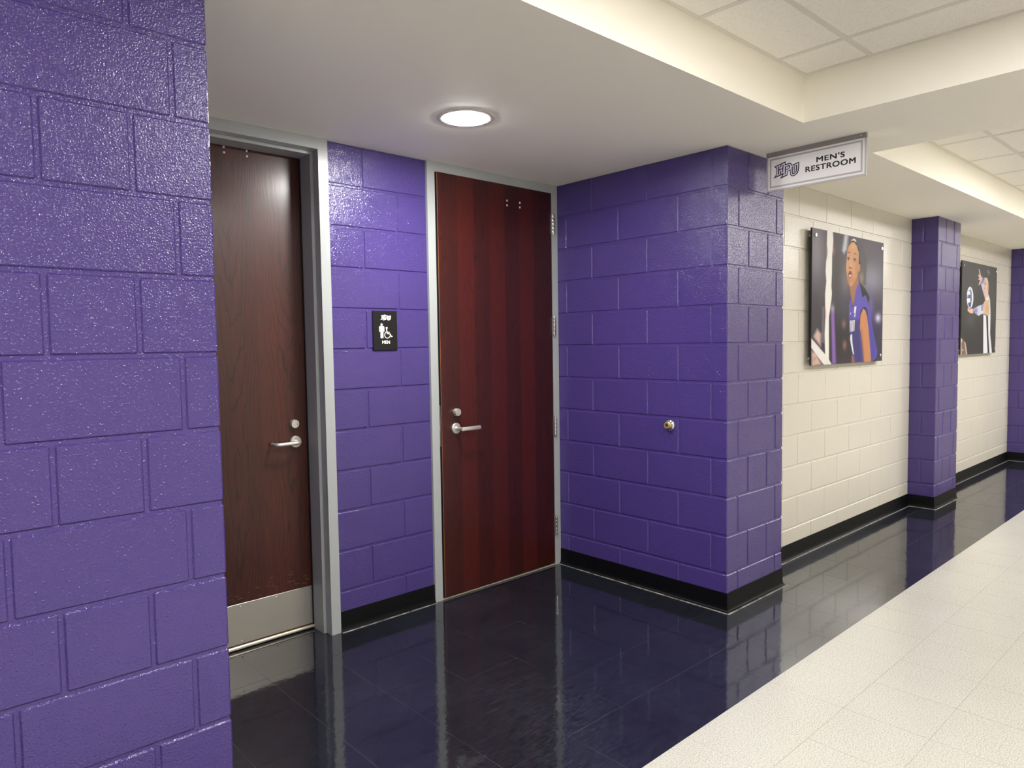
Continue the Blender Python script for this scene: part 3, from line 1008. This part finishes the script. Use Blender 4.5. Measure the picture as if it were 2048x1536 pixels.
def poster(name, x0, x1, z0, z1, label, u0, v0, k, painter, base):
    yf = YC - 0.042
    th = 0.012
    t = tag(empty(name, ((x0 + x1) / 2, YC, z0)), label, 'poster', 'athlete posters on the cream wall')
    ox, oz = (x0 + x1) / 2, z0
    obj('backing_panel', box_mesh('backing_panel', x0 - ox, x1 - ox, yf + 0.0006 - YC, yf + th - YC, 0, z1 - z0), PANEL_EDGE, t)
    nx, nz = 200, 260
    xs = np.linspace(x0, x1, nx); zs = np.linspace(z0, z1, nz)
    X, Z = np.meshgrid(xs, zs)
    P3 = np.stack([X.ravel(), np.full(X.size, yf), Z.ravel()], 1)
    d = P3 - CAM
    w_ = d @ _fw
    U = 1024 + F_PX * (d @ _rt) / w_; V = 768 - F_PX * (d @ _up) / w_
    pr = Print(np.stack([(U - u0) / k, (V - v0) / k], 1), base)
    painter(pr)
    co = P3 - np.array([ox, YC, oz])
    idx = np.arange(nx * nz).reshape(nz, nx)
    fc = np.stack([idx[:-1, :-1], idx[:-1, 1:], idx[1:, 1:], idx[1:, :-1]], -1).reshape(-1, 4)
    me = bpy.data.meshes.new('print')
    me.from_pydata(co.tolist(), [], fc.tolist())
    at = me.color_attributes.new('ink', 'FLOAT_COLOR', 'POINT')
    cc = np.clip(pr.c / 255, 0, 1)
    lin = np.where(cc <= 0.04045, cc / 12.92, ((cc + 0.055) / 1.055) ** 2.4) * 0.78   # ink on stock
    at.data.foreach_set('color', np.concatenate([lin, np.ones((len(lin), 1))], 1).astype(np.float32).ravel())
    obj('print', me, PRINT, t)
    for x in (x0 + 0.045, x1 - 0.045):
        for z in (z0 + 0.045, z1 - 0.045):
            s = lathe_obj('standoff', [(0.011, -0.0415), (0.011, -th - 0.0005)], (x - ox, yf - YC, z - oz), (0, -1, 0), SATIN, t, 18)
            lathe_obj('standoff_cap', [(0.0125, 0.0002), (0.0125, 0.006), (0.0105, 0.008), (0.0, 0.008)], (x - ox, yf - YC, z - oz), (0, -1, 0), CHROME, s, 20)


PRINT = NT('poster_print')
_at = PRINT.n('ShaderNodeAttribute', attribute_name='ink')
PRINT = PRINT.set(col=_at.outputs['Color'], rough=0.5, spec=0.2)
H = 1433


def paint_one(p):
    p.blob(180, 500, 160, 700, (152, 147, 156), 0.8)
    p.blob(620, 900, 160, 700, (74, 67, 66), 0.9)
    p.blob(1300, 1150, 260, 360, (152, 152, 170), 0.9)
    p.blob(1330, 420, 300, 250, (96, 90, 102), 0.9)
    p.blob(760, 1250, 90, 420, (130, 130, 148), 0.7)
    p.blob(700, H + 900, 900, 700, (48, 42, 48), 0.95, 0.6)
    p.blob(130, H + 400, 160, 500, (66, 62, 74), 0.8)
    p.blob(1420, H + 700, 200, 500, (56, 52, 80), 0.9)
    p.blob(760, H + 250, 120, 260, (66, 64, 82), 0.8)
    p.poly([(760, 190), (835, 200), (805, 500), (750, 590), (710, 520)], (196, 200, 212), 60)
    p.blob(530, 520, 30, 80, (190, 120, 125), 0.7)
    p.poly([(300, H + 240), (350, H + 240), (350, H + 980), (285, H + 980)], (110, 103, 112), 40)
    p.poly([(480, H + 250), (545, H + 250), (585, H + 1400), (505, H + 1420)], (134, 98, 176), 30)
    p.blob(512, H + 270, 40, 80, (160, 158, 176), 0.9)
    p.poly([(200, H + 690), (280, H + 800), (270, H + 1060), (150, H + 900), (120, H + 850)], (208, 178, 172), 60)
    p.poly([(80, H + 1140), (180, H + 1200), (290, H + 1420), (80, H + 1470)], (214, 176, 164), 60)
    p.blob(745, H + 600, 40, 90, (140, 112, 106), 0.9)
    p.blob(760, H + 1030, 40, 100, (158, 116, 100), 0.9)
    p.blob(1445, H + 470, 60, 95, (206, 196, 232), 1.0)
    p.blob(1300, H + 250, 60, 260, (110, 90, 160), 0.8)
    # pole and brace
    p.poly([(405, 100), (395, 400), (410, 560), (380, 750), (370, 950), (385, 1150), (360, 1400), (360, H + 100), (365, H + 450), (350, H + 800), (360, H + 1240), (440, H + 1400), (440, H + 1300),
            (440, H + 850), (440, H + 450), (490, H + 100), (500, 1400), (490, 1250), (500, 1000), (505, 650), (530, 320), (520, 120)], (240, 237, 232), 14)
    p.blob(400, 560, 14, 120, (220, 150, 150), 0.6)
    p.blob(378, H + 380, 12, 110, (220, 150, 150), 0.6)
    p.poly([(60, H + 860), (60, H + 1060), (340, H + 1440), (500, H + 1430), (430, H + 1300), (370, H + 1225)], (236, 232, 230), 16)
    # second figure out of focus
    p.poly([(1050, 320), (1130, 420), (1190, 620), (1225, 680), (1200, 950), (1190, 1230), (1110, 1230), (1060, 1000), (1070, 800)], (86, 83, 88), 40)
    p.blob(1110, 1090, 45, 130, (150, 128, 112), 0.85)
    # hair, headband
    p.poly([(820, 480), (860, 370), (930, 310), (1000, 345), (1050, 470), (1066, 640), (1085, 800), (1070, 980), (1035, 1010), (1030, 700), (960, 400), (850, 420)], (44, 38, 38), 12)
    p.poly([(890, 325), (930, 285), (965, 278), (995, 320), (1002, 358), (950, 318)], (222, 224, 226), 10)
    # neck and jersey
    p.poly([(858, 1250), (940, 1210), (1020, 1040), (1045, 1180), (1005, 1300), (975, 1433), (962, H + 120), (930, H + 220), (900, H + 90), (880, 1400)], (158, 108, 82), 10)
    p.poly([(1045, 1180), (1085, 1250), (1120, 1430), (1175, 1430), (1240, H + 160), (1290, H + 350), (1310, H + 550), (1365, H + 850), (1432, H + 1150), (1410, H + 1275), (1320, H + 1370),
            (965, H + 1400), (940, H + 1230), (890, H + 1000), (868, H + 800), (848, H + 500), (850, H + 200), (892, H + 70), (922, H + 260), (962, H + 140), (1000, 1300)], (92, 80, 172), 10)
    p.poly([(880, H + 500), (1060, H + 520), (1090, H + 800), (1140, H + 1390), (960, H + 1400), (940, H + 1230), (880, H + 950)], (60, 56, 112), 90, 0.9)
    p.poly([(1230, H + 420), (1320, H + 650), (1400, H + 1100), (1330, H + 1350), (1290, H + 1000)], (76, 66, 150), 60, 0.8)
    p.poly([(1040, 1050), (1090, 1200), (1170, 1290), (1250, 1433), (1272, H + 60), (1245, H + 170), (1200, H + 10), (1165, H + 10), (1130, H + 55), (1108, 1400), (1060, 1150)], (38, 36, 40), 12)
    # face
    p.poly([(900, 352), (960, 352), (1012, 430), (1050, 560), (1052, 720), (1042, 900), (1020, 1030), (980, 1140), (930, 1225), (890, 1262), (850, 1230), (822, 1130), (800, 1000), (788, 850),
            (800, 700), (812, 550), (842, 430)], (206, 152, 108), 10)
    p.blob(840, 1120, 60, 120, (164, 108, 74), 0.7)
    p.blob(1010, 900, 40, 200, (176, 122, 84), 0.6)
    p.blob(940, 440, 60, 60, (226, 178, 134), 0.7)
    p.blob(950, 1130, 50, 90, (176, 118, 82), 0.5)
    p.poly([(1040, 808), (1082, 806), (1075, 930), (1048, 1000), (1030, 900)], (188, 134, 96), 8)
    for bx_, by_ in ((848, 562), (972, 592)):
        p.poly([(bx_ - 32, by_ + 14), (bx_ - 10, by_ - 18), (bx_ + 34, by_ + 6), (bx_ + 30, by_ + 16), (bx_ - 8, by_ - 2)], (70, 44, 34), 9)
    for ex, ey in ((835, 690), (965, 712)):
        p.blob(ex, ey, 34, 34, (150, 102, 76), 0.8)
        p.poly([(ex - 24, ey + 8), (ex, ey - 20), (ex + 26, ey + 12), (ex, ey + 24)], (232, 222, 216), 8)
        p.blob(ex + 3, ey, 15, 22, (26, 18, 16), 1.0)
        p.poly([(ex - 28, ey + 4), (ex - 2, ey - 26), (ex + 30, ey + 6), (ex, ey - 14)], (60, 38, 32), 8)
    p.blob(885, 780, 16, 110, (220, 170, 128), 0.6)
    p.poly([(850, 850), (885, 880), (915, 868), (910, 890), (870, 898), (848, 875)], (104, 62, 46), 12)
    p.poly([(832, 1010), (862, 940), (890, 945), (920, 1010), (905, 1060), (870, 1085), (840, 1060)], (120, 66, 58), 10)
    p.poly([(842, 1022), (905, 1015), (898, 1050), (870, 1066), (850, 1052)], (232, 188, 186), 10)
    # arm
    p.poly([(1090, H + 330), (1140, H + 250), (1195, H + 245), (1230, H + 330), (1245, H + 600), (1210, H + 420), (1150, H + 290), (1080, H + 440), (1070, H + 640), (1055, H + 560)], (40, 34, 74), 12)
    p.poly([(1140, H + 275), (1190, H + 320), (1222, H + 440), (1250, H + 700), (1288, H + 1150), (1302, H + 1370), (1160, H + 1390), (1122, H + 1000), (1072, H + 650), (1084, H + 420)], (196, 134, 92), 10)
    p.poly([(1120, H + 700), (1170, H + 1390), (1140, H + 1390), (1090, H + 760)], (150, 98, 68), 40, 0.7)
    p.poly([(905, H + 1230), (940, H + 1240), (968, H + 1400), (905, H + 1410)], (160, 96, 86), 12)
    # white marks on the jersey
    p.poly([(960, H + 240), (1002, H + 232), (985, H + 380), (950, H + 372)], (226, 224, 232), 8)
    p.poly([(960, H + 392), (985, H + 386), (975, H + 452), (958, H + 448)], (226, 224, 232), 8)
    p.poly([(872, H + 365), (890, H + 360), (886, H + 405), (876, H + 402)], (226, 224, 232), 6)
    p.poly([(868, H + 525), (968, H + 512), (958, H + 740), (870, H + 755)], (228, 226, 228), 8)
    for q in (888, 912, 938):
        p.poly([(q, H + 520), (q + 9, H + 520), (q + 4, H + 750), (q - 5, H + 750)], (74, 66, 120), 6)
    p.poly([(882, H + 815), (912, H + 800), (918, H + 960), (952, H + 1220), (930, H + 1215), (890, H + 1020), (870, H + 890)], (230, 230, 236), 8)


def paint_two(p):
    p.blob(300, 300, 300, 500, (84, 82, 84), 0.7)
    p.blob(560, 700, 60, 700, (92, 92, 90), 0.6)
    p.blob(300, 1250, 300, 300, (58, 56, 60), 0.7)
    p.blob(230, 960, 60, 100, (96, 95, 98), 0.6)
    skin, white = (222, 190, 174), (226, 226, 236)
    p.poly([(400, 315), (432, 400), (428, 560), (442, 640), (415, 560), (380, 430)], (196, 196, 226), 10)
    p.poly([(392, 330), (425, 345), (415, 420), (388, 420)], (126, 118, 176), 14, 0.8)
    p.poly([(346, 208), (356, 206), (378, 295), (400, 345), (372, 420), (352, 445), (345, 430), (368, 372), (334, 352), (360, 335), (336, 300), (345, 282), (362, 300)], skin, 8)
    p.poly([(428, 330), (480, 330), (492, 450), (486, 560), (505, 620), (440, 655), (426, 550)], skin, 9)
    p.poly([(430, 300), (458, 235), (490, 222), (515, 240), (518, 330), (500, 360), (485, 380), (470, 330), (440, 330)], (72, 72, 70), 10)
    p.blob(480, 245, 12, 30, (150, 150, 146), 0.8)
    p.blob(500, 260, 8, 40, (170, 170, 166), 0.7)
    p.blob(442, 420, 10, 18, (130, 96, 84), 0.8)
    p.blob(436, 490, 8, 14, (180, 110, 100), 0.7)
    p.blob(485, 480, 12, 60, (190, 140, 116), 0.7)
    ball = [(220 + 49 * math.cos(a), 622 + 158 * math.sin(a)) for a in [2 * math.pi * i / 30 for i in range(30)]]
    p.poly(ball, (236, 238, 244), 7)
    p.poly([(222, 480), (242, 540), (244, 660), (228, 770), (200, 750), (192, 700), (226, 690), (226, 560)], (66, 82, 142), 8)
    p.poly([(172, 585), (222, 580), (222, 632), (172, 632)], (74, 90, 150), 8)
    p.blob(186, 600, 10, 22, (230, 232, 240), 0.9)
    p.blob(208, 520, 14, 12, (130, 140, 170), 0.8)
    p.poly([(188, 762), (214, 790), (244, 780), (272, 790), (268, 852), (225, 852), (184, 818)], (226, 184, 164), 8)
    p.poly([(272, 785), (340, 745), (412, 720), (420, 858), (380, 868), (346, 892), (288, 845)], (206, 206, 228), 9)
    p.blob(305, 815, 28, 50, (112, 108, 164), 0.8)
    p.poly([(388, 730), (400, 728), (402, 812), (390, 815)], (70, 66, 110), 6)
    p.poly([(415, 710), (442, 660), (500, 640), (508, 850), (490, 902), (452, 872), (416, 862)], (212, 182, 152), 9)
    p.blob(470, 780, 24, 70, (196, 162, 118), 0.7)
    p.poly([(440, 650), (490, 600), (508, 640), (470, 665)], white, 8)
    p.poly([(415, 868), (455, 888), (466, 1100), (480, 1460), (412, 1460)], white, 8)
    p.poly([(458, 905), (482, 905), (484, 1150), (500, 1460), (480, 1460), (466, 1150)], (34, 38, 42), 7)
    p.poly([(482, 905), (505, 860), (500, 640), (512, 640), (520, 850), (514, 1150), (542, 1460), (504, 1460), (486, 1150)], white, 8)
    p.poly([(80, 1205), (150, 1270), (185, 1480), (70, 1480)], (128, 98, 84), 10)
    p.poly([(85, 1210), (108, 1235), (92, 1300), (96, 1480), (75, 1480)], (214, 206, 202), 10)
    p.poly([(135, 1265), (155, 1285), (182, 1480), (165, 1480)], (196, 186, 180), 10)


poster('poster', 3.918, 5.137, 1.266, 2.173, 'large poster of an athlete in a purple sleeveless jersey looking up', 1615, 450, 160 / 1638, paint_one, (92, 86, 94))
poster('poster', 7.108, 8.312, 1.270, 2.178, 'dark poster of a player about to serve a volleyball', 1910, 510, 100 / 731, paint_two, (66, 64, 66))
